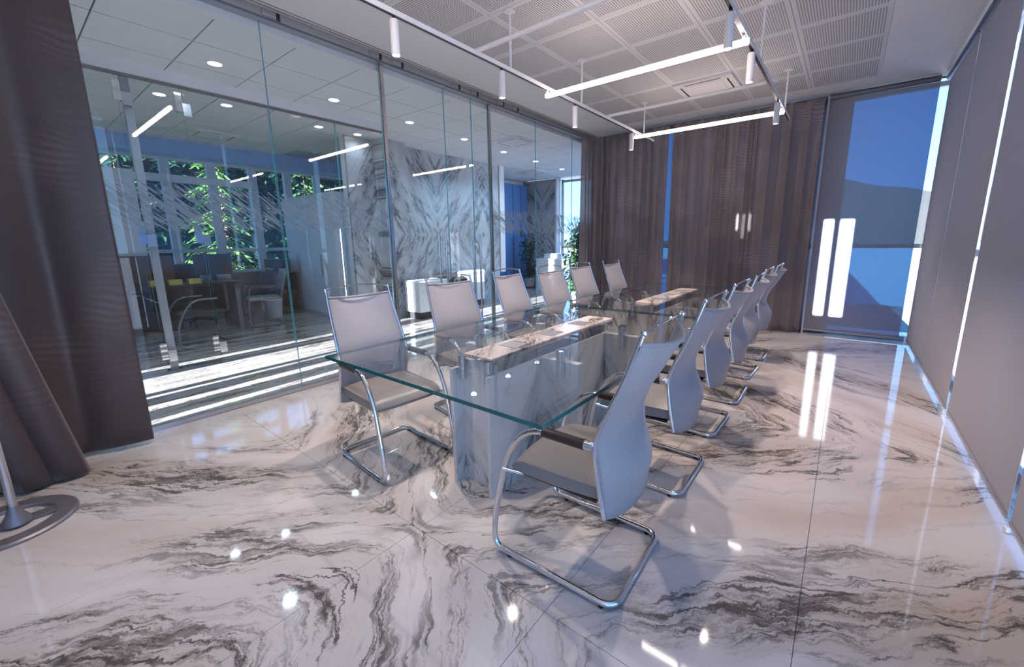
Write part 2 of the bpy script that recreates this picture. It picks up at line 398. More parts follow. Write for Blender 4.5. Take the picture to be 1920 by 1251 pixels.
# lobby + office ceiling (60 cm tiles)
lc = MB(); lc.box(XF, XE + 0.3, YL + 0.12, YW + 0.3, ZL + 0.03, ZL + 0.15)
lobby_ceiling = lc.build('ceiling', MAT['alu']); lobby_ceiling['kind'] = 'structure'
me_c = MB().box(-0.2945, 0.2945, -0.2945, 0.2945, 0.0, 0.02).mesh('ceiling_tile', MAT['tile'])
for i in range(-3, 16):
    for j in range(0, 3):
        x, y = 0.72 + 0.6 * (i + 0.5), 3.94 + 0.6 * (j + 0.5)
        if -1 < x < XE: link('ceiling_tile', me_c, lobby_ceiling, (x, y, ZL))
for i in range(-2, 5):
    for j in range(3, 9):
        link('ceiling_tile', me_c, lobby_ceiling, (0.72 + 0.6 * (i + 0.5), 3.94 + 0.6 * (j + 0.5), ZL))
for i in range(5, 16):
    for j in range(3, 7):
        x = 0.72 + 0.6 * (i + 0.5)
        if x < XE - 0.2: link('ceiling_tile', me_c, lobby_ceiling, (x, 3.94 + 0.6 * (j + 0.5), ZL))

# ------------------------------------------------------------------ wall behind the camera (unseen; slits shaped to throw the sun bars and bands)
def wall_with_openings(name, x0, x1, y0, y1, z1, ops, mat):
    """wall across y with openings [(ya, yb, za, zb)] sorted by y"""
    mb = MB(); y = y0
    for ya, yb, za, zb in ops:
        mb.box(x0, x1, y, ya, 0, z1)
        if za > 0: mb.box(x0, x1, ya, yb, 0, za)
        if zb < z1: mb.box(x0, x1, ya, yb, zb, z1)
        y = yb
    mb.box(x0, x1, y, y1, 0, z1); o = mb.build(name, mat); o['kind'] = 'structure'; return o
sh = (XB - XF) * SUN_SLOPE; dz = (XB - XF) * math.tan(SUN_EL)
wall_with_openings('wall_front', XF - 0.03, XF, -0.95, YL, ZC + 0.1,
    [(-0.03 - sh, 0.095 - sh, 0.27 + dz, 1.535 + dz), (0.18 - sh, 0.27 - sh, 0.27 + dz, 1.54 + dz), (1.15 - sh, 1.156 - sh, 1.40 + dz, 1.72 + dz), (1.23 - sh, 1.234 - sh, 1.30 + dz, 1.85 + dz), (1.31 - sh, 1.317 - sh, 1.42 + dz, 1.72 + dz)], MAT['white'])
off = -(1.5 - XF) * SUN_SLOPE
wall_with_openings('wall_front', XF - 0.03, XF, YL, YW + 0.2, ZL + 0.1,
    [(3.90 + off, 4.09 + off, 0.1, 2.95), (4.34 + off, 4.47 + off, 0.1, 2.95), (4.70 + off, 4.76 + off, 0.1, 2.95), (4.86 + off, 5.42 + off, 0.1, 2.95), (5.62 + off, 5.84 + off, 0.1, 2.95)], MAT['white'])

# ------------------------------------------------------------------ window wall on the right with roller shades
win = struct('window_1')
for x in (-2.55, -0.05, 1.28, 2.60, 4.10, 5.41, 6.80):
    B('mullion', MAT['iron'] if x > 6 else MAT['frame_grey'], win, x - (0.16 if x > 6 else 0.03), x + (0.25 if x > 6 else 0.03), -0.92, -0.86, 0, ZC)
for z in (0.0, 1.14, ZC - 0.12):
    B('transom', MAT['frame_grey'], win, XF, XB, -0.92, -0.86, z, z + 0.055)
xs = (-2.55, -0.05, 1.28, 2.60, 4.10, 5.41, 6.80)
for a, b in zip(xs[:-1], xs[1:]):
    B('glass_pane', [MAT['pane'], MAT['pedge']], win, a + 0.03, b - 0.03, -0.894, -0.886, 0.055, ZC - 0.12)
B('trim_1', MAT['white'], None, XF, XB + 0.2, -0.97, -0.93, ZC, ZC + 0.2)['kind'] = 'structure'

def roller_shade(x0, x1, label, y=YR, axis='x', z0=0.075, zt=3.0):
    t_ = empty('roller_shade', ((x0 + x1) / 2, y, 0) if axis == 'x' else (y, (x0 + x1) / 2, 0))
    tag(t_, label, 'roller shade', 'roller shades over the windows')
    h = (x1 - x0) / 2
    def bx(nm, m, a, b, c, d, e, f):
        if axis == 'x': return B(nm, m, t_, a, b, c, d, e, f)
        return B(nm, m, t_, c, d, a, b, e, f)
    bx('fabric', MAT['shade'], -h, h, -0.0012, 0.0012, z0, zt)
    bx('bottom_bar', MAT['alu'], -h, h, -0.006, 0.006, z0 - 0.022, z0)
    mb = MB()
    rot = [(0.032 * math.cos(2 * PI * k / 14), 0.032 * math.sin(2 * PI * k / 14)) for k in range(14)]
    e0, e1 = (Vector((-h, 0, zt + 0.035)), Vector((h, 0, zt + 0.035))) if axis == 'x' else (Vector((0, -h, zt + 0.035)), Vector((0, h, zt + 0.035)))
    mb.tube([e0, e1], 0.034, 14); mb.build('roller_tube', MAT['cassette'], t_)
    return t_
roller_shade(5.425, 6.79, 'grey roller shade nearest the far corner, on the right window wall')
roller_shade(4.15, 5.40, 'grey roller shade second from the far corner, bright slit on its near side')
roller_shade(2.625, 4.055, 'wide grey roller shade at right picture edge with a bright slit on its far side')
roller_shade(1.30, 2.575, 'grey roller shade cut by the right picture edge beside a blue gap')
for x in (2.60,):
    tag(MB().lathe([(0.0, 0.0), (0.012, 0.004), (0.014, 0.014), (0.010, 0.024), (0.0, 0.028)], (x, YR, 0.0)).build('shade_guide_knob', MAT['white_metal']), 'small white shade guide knob on the floor at the blue gap', 'knob')

# ------------------------------------------------------------------ end wall: window, shade, curtains
winb = struct('window_2')
for y in (-0.86, 0.40, 1.62, 2.30, 3.02, 3.70):
    B('mullion', MAT['frame_grey'], winb, XB + 0.14, XB + 0.20, y - 0.03, y + 0.03, 0, ZC)
B('mullion', MAT['frame_grey'], winb, XB + 0.14, XB + 0.20, 0.12, 0.40, 0, ZC)
for z in (0.0, 1.17, ZC - 0.10): B('transom', MAT['frame_grey'], winb, XB + 0.14, XB + 0.20, -0.92, YL, z, z + 0.055)
ys = (-0.86, 0.12, 1.62, 2.30, 3.02, 3.70)
for a, b in zip(ys[:-1], ys[1:]):
    B('glass_pane', [MAT['pane'], MAT['pedge']], winb, XB + 0.166, XB + 0.174, a + 0.03, b - 0.03, 0.055, ZC - 0.1)
B('side_channel', MAT['frame_white'], winb, XB - 0.02, XB + 0.03, 0.372, 0.392, 0, ZC - 0.03)
B('trim_2', MAT['white'], None, XB + 0.13, XB + 0.25, -0.95, YL + 0.1, ZC, ZC + 0.2)['kind'] = 'structure'
roller_shade(-0.632, 0.372, 'translucent grey roller shade on the end wall with sky showing through', y=XB, axis='y', z0=0.06, zt=3.02)
roller_shade(0.41, 3.66, 'blue-lit roller shade glimpsed through the gap between the end curtains', y=XB + 0.05, axis='y', z0=0.06, zt=3.02)
# narrow pier between the boardroom end and the lobby
B('wall_end', MAT['white'], None, XB + 0.1, XB + 0.25, 3.70, YL + 0.04, 0, ZC)['kind'] = 'structure'

def curtain(name, plan, z0, z1, mat, label, amp=0.05, wl=0.13, flare=None, seed=0, hem=0.0, group=None):
    """folded cloth hung along a plan polyline"""
    rnd = random.Random(seed)
    P = subdiv_curve([(x, y, 0) for x, y in plan], 40)
    # arc length resample
    L = [0.0]
    for a, b in zip(P[:-1], P[1:]): L.append(L[-1] + (b - a).length)
    tot = L[-1]; nU = int(tot / 0.011); rows = []; nV = 26
    ph = 0.0; phs = []; amps = []
    k = 0; w_ = wl; A = amp
    for i in range(nU + 1):
        ph += (tot / nU) / w_ * 2 * PI
        if ph > 2 * PI * (k + 1): k += 1; w_ = wl * rnd.uniform(0.6, 1.6); A = amp * rnd.uniform(0.5, 1.25)
        phs.append(ph); amps.append(A)
    amps = [sum(amps[max(0, i - 5):i + 6]) / len(amps[max(0, i - 5):i + 6]) for i in range(nU + 1)]
    me_v = []; uvs = []
    for i in range(nU + 1):
        s = tot * i / nU; q = 0
        while q < len(L) - 2 and L[q + 1] < s: q += 1
        f = (s - L[q]) / max(1e-6, L[q + 1] - L[q]); p = P[q].lerp(P[q + 1], f); d = (P[q + 1] - P[q]).normalized(); n = Vector((-d.y, d.x, 0))
        row = []
        for j in range(nV):
            v = j / (nV - 1); z = z0 + (z1 - z0) * v
            g = 0.75 + 0.35 * (1 - v) + 0.08 * math.sin(3.1 * v + phs[i] * 0.21)
            o = amps[i] * g * (math.sin(phs[i]) + 0.25 * math.sin(2 * phs[i] + 1.3 + 0.6 * v) ) + 0.012 * math.sin(phs[i] * 0.37 + 4 * v)
            o2 = amps[i] * 0.35 * math.sin(2 * phs[i]) * g
            q3 = p + n * o + d * o2
            if flare: q3 += Vector(flare(s / tot, v))
            row.append((q3.x, q3.y, z + (hem * math.sin(phs[i]) if j == 0 else 0)))
        rows.append(row)
    mb = MB().grid(rows); me = mb.mesh(name, mat)
    uvl = me.uv_layers.new(name='UVMap'); nv = nV
    for lp in me.loops:
        i, j = divmod(lp.vertex_index, nv); uvl.data[lp.index].uv = (i / nU * tot, j / (nv - 1) * (z1 - z0))
    o = link(name, me)
    md = o.modifiers.new('cloth', 'SOLIDIFY'); md.thickness = 0.002; md.offset = 0
    return tag(o, label, 'curtain', group)
curtain('curtain', [(6.35, 3.70), (6.62, 3.62), (6.72, 3.35), (6.74, 2.9), (6.74, 2.385)], 0.01, 3.04, MAT['curtain'],
        'taupe sheer curtain on the end wall, left of the blue gap', 0.042, 0.115, seed=3, group='curtains on the end wall')
curtain('curtain', [(6.74, 2.32), (6.74, 1.7), (6.74, 1.0), (6.76, 0.42)], 0.01, 3.04, MAT['curtain'],
        'wide taupe sheer curtain on the end wall beside the roller shade', 0.045, 0.15, seed=11, group='curtains on the end wall')
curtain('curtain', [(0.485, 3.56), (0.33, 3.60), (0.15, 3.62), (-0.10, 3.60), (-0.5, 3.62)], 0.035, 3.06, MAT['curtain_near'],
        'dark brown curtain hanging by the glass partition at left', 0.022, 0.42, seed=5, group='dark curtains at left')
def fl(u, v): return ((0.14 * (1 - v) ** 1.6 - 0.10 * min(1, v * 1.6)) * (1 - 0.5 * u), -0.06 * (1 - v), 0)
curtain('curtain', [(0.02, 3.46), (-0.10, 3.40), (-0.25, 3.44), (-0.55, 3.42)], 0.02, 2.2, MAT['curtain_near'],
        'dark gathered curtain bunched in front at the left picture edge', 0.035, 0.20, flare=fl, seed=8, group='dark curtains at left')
B('wall_left', MAT['iron'], None, XF, -0.55, YL - 0.06, YL - 0.02, 0, ZC)['kind'] = 'structure'

# ------------------------------------------------------------------ glass partition between boardroom and lobby
gw = struct('window_3', 'floor-to-ceiling glass partition')
B('head_rail', MAT['alu'], gw, -0.55, XB + 0.1, YL - 0.045, YL + 0.045, 3.02, ZC)
B('head_rail_lip', MAT['cassette'], gw, -0.55, XB + 0.1, YL - 0.052, YL - 0.046, 3.02, 3.035)
B('head_trim', MAT['white'], gw, -0.55, XB + 0.1, YL + 0.045, YL + 0.14, 2.97, ZC)
for x in (1.56, 2.47, 2.72, 3.50, 3.80, 4.28, 4.58):
    B('carriage', MAT['steel'], gw, x, x + 0.10, YL - 0.058, YL - 0.046, 3.045, 3.085)
    B('carriage_slot', MAT['black'], gw, x + 0.105, x + 0.13, YL - 0.056, YL - 0.046, 3.04, 3.09)
B('floor_channel', MAT['steel'], gw, -0.55, 2.60, YL - 0.014, YL + 0.014, 0.0, 0.035)
B('floor_channel', MAT['steel'], gw, 4.16, XB, YL - 0.014, YL + 0.014, 0.0, 0.035)
def pane(a, b, y, z0, z1, parent, th=0.006, nm='glass_pane'):
    mb = MB(); mb.box(a, b, y - th, y + th, z0, z1)
    mb.mi = [1, 1, 0, 0, 1, 1]
    return mb.build(nm, [MAT['pane'], MAT['pedge']], parent)
panes = []
edges = (-0.53, 0.512, 1.548, 2.585)
for a, b in zip(edges[:-1], edges[1:]): panes.append(pane(a + 0.002, b - 0.002, YL, 0.02, 3.03, gw))
pane(2.635, 3.404, YL, 0.012, 3.03, gw); pane(3.408, 3.836, YL, 0.012, 3.03, gw); pane(3.842, 4.135, YL, 0.012, 3.03, gw)
for a, b in ((4.18, 5.164), (5.164, 6.19), (6.19, XB)): panes.append(pane(a + 0.002, b - 0.002, YL, 0.02, 3.03, gw))
for x in (2.61, 4.16): B('post', MAT['steel'], gw, x - 0.018, x + 0.018, YL - 0.02, YL + 0.02, 0.0, 3.03)
for x, w2 in ((3.30, 0.06), (3.87, 0.06)):
    for s in (-1, 1):
        mb = MB(); y = YL + s * w2
        mb.tube([(x, y, 0.12), (x, y, 1.40)], 0.0125, 12); h = mb.build('door_handle', MAT['steel'], gw)
        for z in (0.25, 1.28): MB().tube([(x, YL, z), (x, y, z)], 0.007, 8).build('handle_standoff', MAT['chrome'], h)
# frosted brush-stroke film on the fixed panes
for a, b in ((-0.4, 0.510), (0.514, 1.546), (1.55, 2.583), (4.20, 5.162), (5.166, 6.188), (6.192, 6.8)):
    f = B('frosted_film', MAT['film'], gw, -(b - a) / 2, (b - a) / 2, -0.0004, 0.0004, -0.18, 0.18); f.location = ((a + b) / 2, YL + 0.0072, 1.575)

# ------------------------------------------------------------------ inner partition of the office
pw = struct('window_4', 'inner glass partition of the office')
B('head_rail', MAT['white'], pw, -1.6, 3.82, YP - 0.06, YP + 0.06, 2.905, ZL + 0.03)
B('head_rail_lip', MAT['iron'], pw, -1.6, 3.82, YP - 0.02, YP + 0.02, 2.88, 2.905)
B('floor_channel', MAT['alu'], pw, -1.6, 0.95, YP - 0.02, YP + 0.02, 0, 0.03); B('floor_channel', MAT['alu'], pw, 1.45, 3.82, YP - 0.02, YP + 0.02, 0, 0.03)
for a, b in ((-1.6, 0.25), (0.25, 0.955), (0.985, 1.435), (1.45, 2.25), (2.25, 3.06), (3.06, 3.82)):
    pane(a + 0.003, b - 0.003, YP, 0.03, 2.885, pw, 0.006)
def hinge(x, z, p):
    h = B('hinge', MAT['chrome'], p, x - 0.05, x + 0.005, YP - 0.022, YP + 0.022, z - 0.09, z + 0.09)
    B('hinge_leaf', MAT['steel'], h, x + 0.008, x + 0.075, YP - 0.018, YP + 0.018, z - 0.12, z + 0.0)
B('door_frame', MAT['frame_grey'], pw, 0.99, 1.055, YP + 0.02, YP + 0.06, 0.0, 2.88)
for z in (0.22, 1.42, 2.74): hinge(0.975, z, pw); hinge(1.43, z, pw)
for x in (0.45, 2.98):
    mb = MB().tube([(x, YP - 0.055, 0.15), (x, YP - 0.055, 1.5)], 0.016, 12); h = mb.build('door_handle', MAT['steel'], pw)
    for z in (0.3, 1.3): MB().tube([(x, YP, z), (x, YP - 0.055, z)], 0.008, 8).build('handle_standoff', MAT['chrome'], h)

# ------------------------------------------------------------------ office: window wall, bulkhead
B('trim_3', MAT['bulk'], None, XF, 6.2, 8.90, 8.95, 2.78, ZL + 0.03)['kind'] = 'structure'
B('trim_4', MAT['bulk'], None, XF, 6.2, 8.95, YW + 0.05, 2.78, 2.80)['kind'] = 'structure'
wo = struct('window_5')
mx = (-2.0, -0.9, 0.15, 1.07, 2.02, 2.68, 3.34, 3.98, 4.58, 5.3)
for x in mx:
    B('mullion', MAT['frame_white'], wo, x - 0.065, x + 0.065, YW - 0.05, YW + 0.05, 0, 2.80)
for a, b in zip(mx[:-1], mx[1:]):
    for z, hh in ((0.78, 0.05), (1.18, 0.06), (2.74, 0.06)):
        B('transom', MAT['frame_white'], wo, a + 0.065, b - 0.065, YW - 0.04, YW + 0.04, z, z + hh)
    B('glass_pane', [MAT['pane'], MAT['pedge']], wo, a + 0.065, b - 0.065, YW - 0.004, YW + 0.004, 0.83, 1.18)
    B('glass_pane', [MAT['pane'], MAT['pedge']], wo, a + 0.065, b - 0.065, YW - 0.004, YW + 0.004, 1.24, 2.74)
    B('sill_panel', MAT['iron'], wo, a + 0.065, b - 0.065, YW - 0.03, YW + 0.03, 0, 0.78)
B('wall_office', MAT['white'], None, 5.3, XE + 0.3, YW, YW + 0.1, 0, ZL + 0.1)['kind'] = 'structure'
tag(B('shade_box', MAT['lacquer'], None, 1.45, 3.28, YW - 0.20, YW - 0.08, 2.36, 2.48), 'long pale horizontal box crossing the office windows', 'box')

# ------------------------------------------------------------------ marble feature wall and lobby end
wm = struct('wall_lobby')
for a, b in ((3.70, 4.20), (4.66, 5.51), (5.51, 6.36), (6.36, 7.34)):
    for z0, z1 in ((0.0, 1.46), (1.46, ZL + 0.02)):
        B('marble_panel', MAT['wall_marble'], wm, a + 0.001, b - 0.001, 6.45, 6.50, z0 + 0.0005, z1 - 0.0005)
B('marble_pier', MAT['wall_marble'], wm, 4.20, 4.66, 6.20, 6.50, 0, ZL + 0.02)
B('wall_core', MAT['white'], wm, 3.70, 7.34, 6.50, 6.62, 0, ZL + 0.03)
tag(B('light_strip', MAT['white_metal'], None, 7.36, 7.52, 6.42, 6.50, 0.6, ZL - 0.002), 'tall pale vertical strip at the right end of the marble wall', 'strip')
B('wall_lobby', MAT['white'], None, 7.55, XE, 7.80, 7.90, 0, ZL + 0.03)['kind'] = 'structure'
we = struct('wall_lobby')
for a, b in ((6.66, 7.2), (7.2, 7.8)): B('marble_panel', MAT['wall_marble_y'], we, 10.0, 10.06, a + 0.001, b - 0.001, 0, ZL + 0.02)
B('wall_core', MAT['white'], we, 9.99, 10.2, 6.60, 6.655, 0, ZL + 0.03)
door = struct('door_1')
for a, b in ((8.3, 8.93), (8.95, 9.30), (9.32, 9.66), (9.68, 9.98)): B('door_leaf', MAT['bluedoor'], door, a, b, 7.64, 7.68, 0.0, 2.9)
dh = MB().tube([(9.28, 7.58, 0.40), (9.28, 7.58, 1.45)], 0.014, 10).build('door_handle', MAT['iron'], door)
MB().tube([(9.28, 7.58, 1.38), (9.06, 7.64, 1.38)], 0.006, 8).build('handle_standoff', MAT['iron'], dh)
wf = struct('added_end_window')  # added window: its bright sky stands in for a sunlit end wall
for y in (3.95, 5.10, 6.55): B('mullion', MAT['frame_white'], wf, XE, XE + 0.06, y - 0.035, y + 0.035, 0, ZL)
for z in (0.0, 1.10, 2.92): B('transom', MAT['frame_white'], wf, XE, XE + 0.06, 3.95, 6.55, z, z + 0.06)
for a, b in ((3.95, 5.10), (5.10, 6.55)): B('glass_pane', [MAT['pane'], MAT['pedge']], wf, XE + 0.028, XE + 0.036, a + 0.035, b - 0.035, 0.06, 2.92)
wg = struct('window_7')
for x in (7.1, 8.6, XE): B('mullion', MAT['frame_white'], wg, x - 0.035, x + 0.035, YL - 0.02, YL + 0.04, 0, ZL)
for a, b in ((7.1, 8.6), (8.6, XE)):
    B('glass_pane', [MAT['pane'], MAT['pedge']], wg, a + 0.035, b - 0.035, YL + 0.006, YL + 0.014, 0.06, 2.94)
    for z in (0.0, 2.94): B('transom', MAT['frame_white'], wg, a + 0.035, b - 0.035, YL - 0.02, YL + 0.04, z, z + 0.06)

# ------------------------------------------------------------------ chairs
def sm_path(p, k=6): return subdiv_curve(p, k)
PROF = [(-0.052, 1.022), (-0.034, 0.966), (0.004, 0.858), (0.040, 0.771), (0.070, 0.699), (0.088, 0.640), (0.091, 0.590), (0.082, 0.520), (0.070, 0.445), (0.050, 0.352)]
def fillet(pts, r, k=6):
    P = [Vector(p) for p in pts]; out = [P[0]]
    for i in range(1, len(P) - 1):
        a = (P[i - 1] - P[i]); b = (P[i + 1] - P[i]); rr = min(r[i - 1] if isinstance(r, list) else r, a.length * 0.48, b.length * 0.48)
        p0 = P[i] + a.normalized() * rr; p1 = P[i] + b.normalized() * rr
        for j in range(k + 1):
            u = j / k; out.append(p0 * (1 - u) ** 2 + P[i] * 2 * u * (1 - u) + p1 * u * u)
    out.append(P[-1]); return out
def make_chair():
    root = empty('conference_chair')
    hw = 0.232; zb = 0.020; r = 0.0125
    side = lambda s: [(s * hw, 0.12, 0.612), (s * hw, 0.372, 0.612), (s * hw, 0.478, 0.470), (s * (hw + 0.004), 0.548, 0.16), (s * (hw + 0.004), 0.553, zb), (s * (hw + 0.002), 0.0, zb)]
    rad = [0.085, 0.30, 0.25, 0.055]
    path = fillet(side(-1) + side(1)[::-1], [0.09, 0.12, 0.12, 0.06, 0.06, 0.06, 0.06, 0.12, 0.12, 0.09], 6)
    MB().tube(path, r, 12).build('tube_frame', MAT['chrome'], root)
    for s in (-1, 1):
        a = MB().tube([(s * hw, 0.128, 0.613), (s * hw, 0.30, 0.613)], 0.019, 14).build('armrest', MAT['pad'], root)
        MB().tube([(s * hw, 0.098, 0.613), (s * hw, 0.127, 0.613)], 0.0175, 14).build('armrest_cap', MAT['chrome'], a)
        MB().tube([(s * hw, 0.11, 0.613), (s * 0.222, 0.088, 0.622)], 0.007, 8).build('arm_bracket', MAT['chrome'], root)
    for sx_ in (-1, 1):
        for y in (0.05, 0.47): MB().lathe([(0.010, 0), (0.011, 0.004), (0.011, 0.012)], (sx_ * (hw + 0.002), y, 0.0), 10).build('glide', MAT['black'], root)
    # seat cushion: soft slab with a waterfall front edge
    bm = bmesh.new()
    prof = [(0.070, 0.405), (0.070, 0.452), (0.085, 0.462), (0.20, 0.458), (0.33, 0.457), (0.41, 0.452), (0.45, 0.436), (0.468, 0.410), (0.462, 0.392), (0.44, 0.386), (0.25, 0.388)]
    mb = MB(); nx = 12; rows = []
    for i in range(nx + 1):
        u = -1 + 2 * i / nx; x = 0.213 * u; k = 1 - abs(u) ** 8 * 0.10
        fr = 0.020 * (1 - u * u)
        rows.append([(x, y + (fr if y > 0.35 else 0), 0.425 + (z - 0.425) * (1 - 0.22 * abs(u) ** 6) + 0.004 * (1 - u * u)) for y, z in prof + prof[:1]])
    mb.grid(rows); n_ = len(prof)
    L0 = [r_ for r_ in rows[0][:-1]]; L1 = [r_ for r_ in rows[-1][:-1]]
    mb.add(L0, [tuple(range(n_))[::-1]], 0, False); mb.add(L1, [tuple(range(n_))], 0, False)
    seat = mb.build('seat', MAT['leather'], root)
    MB().tube([(-0.214, 0.075, 0.455), (-0.214, 0.2, 0.450), (-0.214, 0.40, 0.444)], 0.003, 6).build('piping', MAT['leather'], seat)
    MB().tube([(0.214, 0.075, 0.455), (0.214, 0.2, 0.450), (0.214, 0.40, 0.444)], 0.003, 6).build('piping', MAT['leather'], seat)
    MB().tube([(-0.243, 0.495, 0.405), (-0.20, 0.43, 0.382), (0.20, 0.43, 0.382), (0.243, 0.495, 0.405)], 0.009, 8).build('seat_support', MAT['chrome'], root)
    MB().box(-0.19, 0.19, 0.10, 0.43, 0.374, 0.386).build('seat_pan', MAT['black'], root)
    # posts + woven back + top rail
    pr = sm_path([(0, y, z) for y, z in PROF], 3)
    def half(z): return 0.205 + 0.022 * max(0, min(1, (1.022 - z) / 0.42))
    for s in (-1, 1):
        MB().tube([(s * half(p.z), p.y, p.z) for p in pr], 0.0085, 10).build('back_post', MAT['chrome'], root)
        MB().lathe([(0.0, -0.012), (0.010, -0.007), (0.0125, 0.0), (0.010, 0.007), (0.0, 0.012)], (s * 0.205, -0.055, 1.028), 12).build('post_cap', MAT['chrome'], root)
    rows = []; nu = 18; pf = [p for p in pr if p.z < 1.0]
    for i in range(nu + 1):
        u = -1 + 2 * i / nu; row = []
        for j, p in enumerate(pf):
            v = (pf[0].z - p.z) / (pf[0].z - pf[-1].z); q = 1 - u * u
            bulge = -(0.026 + 0.042 * max(0, 1 - v / 0.42) ** 1.3 + 0.068 * math.exp(-((v - 0.77) / 0.17) ** 2)) * q
            z = p.z - (0.018 * q if v < 0.02 else 0.018 * q * (1 - v)) - (0.035 * q ** 0.7) * max(0, (v - 0.72) / 0.28) ** 1.5
            row.append((u * (half(p.z) - 0.002), p.y + bulge, z))
        rows.append(row)
    ob = MB().grid(rows).build('back_mesh', MAT['mesh'], root, sharp=False)
    md = ob.modifiers.new('weave', 'SOLIDIFY'); md.thickness = 0.004; md.offset = 0
    hem = MB().tube([Vector(r_[0]) for r_ in rows], 0.0075, 8).build('top_hem', MAT['mesh'], ob)
    MB().tube(sm_path([(-0.205, -0.055, 1.028), (-0.11, -0.072, 1.044), (0, -0.078, 1.049), (0.11, -0.072, 1.044), (0.205, -0.055, 1.028)], 5), 0.0048, 8).build('top_rail', MAT['chrome'], root)
    return root
proto = make_chair()
ordn = ['first', 'second', 'third', 'fourth', 'fifth', 'farthest']
right_row = [(1.395, 0.525, 1.5), (2.20, 0.545, 0), (2.985, 0.57, -1), (3.69, 0.57, 1), (4.42, 0.60, -1), (5.18, 0.60, 0)]
left_row = [(1.40, 2.385, -4.0), (2.235, 2.475, -10), (3.03, 2.52, 2), (3.66, 2.46, -5), (4.44, 2.54, -6), (5.22, 2.50, -4)]
LBL_R = ['chrome cantilever chair nearest the camera, on the right of the glass table',
         'cantilever chair right behind the nearest chair on the right side of the glass table',
         'third cantilever chair counted from the camera along the right side of the table',
         'fourth cantilever chair counted from the camera along the right side of the table',
         'last but one cantilever chair at the far end of the right side of the table',
         'farthest cantilever chair on the right side of the table, next to the end curtain']
LBL_L = ['large mesh-back cantilever chair at the near left corner of the glass table',
         'second mesh-back chair on the left side, in front of the sunlit cube seat',
         'third mesh-back cantilever chair from the camera along the left side of the table',
         'fourth mesh-back cantilever chair along the left side, left of the tall potted plant',
         'last but one mesh-back chair on the left side, right in front of the tall plant',
         'farthest mesh-back chair on the left side, in front of the brown end curtain']
first = True
for (x, y, a), lb in zip(right_row, LBL_R):
    c = proto if first else copy_tree(proto); first = False
    c.location = (x, y, 0); c.rotation_euler = (0, 0, math.radians(a)); tag(c, lb, 'chair', 'chairs along the right side of the table')
for (x, y, a), lb in zip(left_row, LBL_L):
    c = copy_tree(proto); c.location = (x, y, 0); c.rotation_euler = (0, 0, PI + math.radians(a)); tag(c, lb, 'chair', 'chairs along the left side of the table')

# ------------------------------------------------------------------ conference table
TB = tag(empty('conference_table', (3.17, 1.39, 0)), 'long glass conference table on marble pedestals with two marble centre strips', 'table')
ox, oy = 3.17, 1.39
def tb(nm, m, x0, x1, y0, y1, z0, z1, parent=TB, ch=0.0):
    return MB().box(x0 - ox, x1 - ox, y0 - oy, y1 - oy, z0, z1, ch=ch).build(nm, m, parent)
for a, b in ((0.98, 3.148), (3.152, 5.37)):
    mb = MB().box(a - ox, b - ox, 0.70 - oy, 2.08 - oy, 0.722, 0.738); mb.mi = [0, 0, 1, 1, 1, 1]
    mb.build('glass_top', [MAT['tabletop'], MAT['edge']], TB)
for d in (0.0, 2.20):
    x0, x1 = 1.39 + d, 2.74 + d
    tb('side_slab', MAT['table_marble'], x0, x1, 1.312, 1.334, 0.0, 0.655)
    tb('side_slab', MAT['table_marble'], x0, x1, 1.570, 1.592, 0.0, 0.655)
    tb('end_panel', MAT['table_marble'], x0 + 0.07, x0 + 0.09, 1.334, 1.570, 0.0, 0.70)
    tb('end_panel', MAT['table_marble'], x1 - 0.09, x1 - 0.07, 1.334, 1.570, 0.0, 0.70)
    for xc in (1.86 + d, 2.64 + d):
        tb('cross_slab', MAT['table_marble'], xc - 0.025, xc + 0.025, 1.07, 1.311, 0.0, 0.655)
        tb('cross_slab', MAT['table_marble'], xc - 0.025, xc + 0.025, 1.593, 1.93, 0.0, 0.655)
        for yy in (1.18, 1.80):
            MB().tube([(xc - ox, yy - oy, 0.655), (xc - ox, yy - oy, 0.722)], 0.026, 16).build('standoff', MAT['chrome'], TB)
            MB().tube([(xc - 0.028 - ox, yy - oy, 0.57), (xc - 0.028 - ox, yy - oy, 0.722)], 0.026, 16).build('standoff', MAT['steel'], TB)
    for yy in (1.36, 1.545): MB().tube([(x0 + 0.05 - ox, yy - oy, 0.60), (x0 + 0.05 - ox, yy - oy, 0.722)], 0.022, 16).build('standoff', MAT['steel'], TB)
    s = tb('centre_strip', MAT['top_marble'], 1.41 + d, 2.72 + d, 1.308, 1.502, 0.7385, 0.748, ch=0.0015)
    for xa in (1.635 + d, 1.99 + d, 2.355 + d):
        tb('socket_lid', MAT['alu'], xa, xa + 0.125, 1.345, 1.465, 0.7482, 0.7502, s)
        tb('lid_slot', MAT['black'], xa + 0.118, xa + 0.125, 1.35, 1.46, 0.7503, 0.7505, s)

# ------------------------------------------------------------------ suspended light frame, linear lights and spots
ZT = 2.685
fr = tag(empty('suspended_track', (3.0, 1.5, ZT)), 'white suspended track frame hanging on rods under the perforated ceiling', 'track lighting')
def lf(nm, m, x0, x1, y0, y1, z0, z1, parent=fr): return MB().box(x0 - 3.0, x1 - 3.0, y0 - 1.5, y1 - 1.5, z0 - ZT, z1 - ZT).build(nm, m, parent)
for y in (2.31, 0.70):
    tr = lf('track', MAT['white_metal'], -1.3, 5.94, y - 0.016, y + 0.016, ZT - 0.03, ZT)
    lf('track_slot', MAT['black'], -1.3, 5.93, y - 0.010, y + 0.010, ZT - 0.0315, ZT - 0.0302, tr)
for x in (0.35, 2.44, 4.55): MB().tube([(x - 3, 2.40 - 1.5, 0.012), (x - 3, 0.64 - 1.5, 0.012)], 0.017, 12).build('cross_bar', MAT['white_metal'], fr)
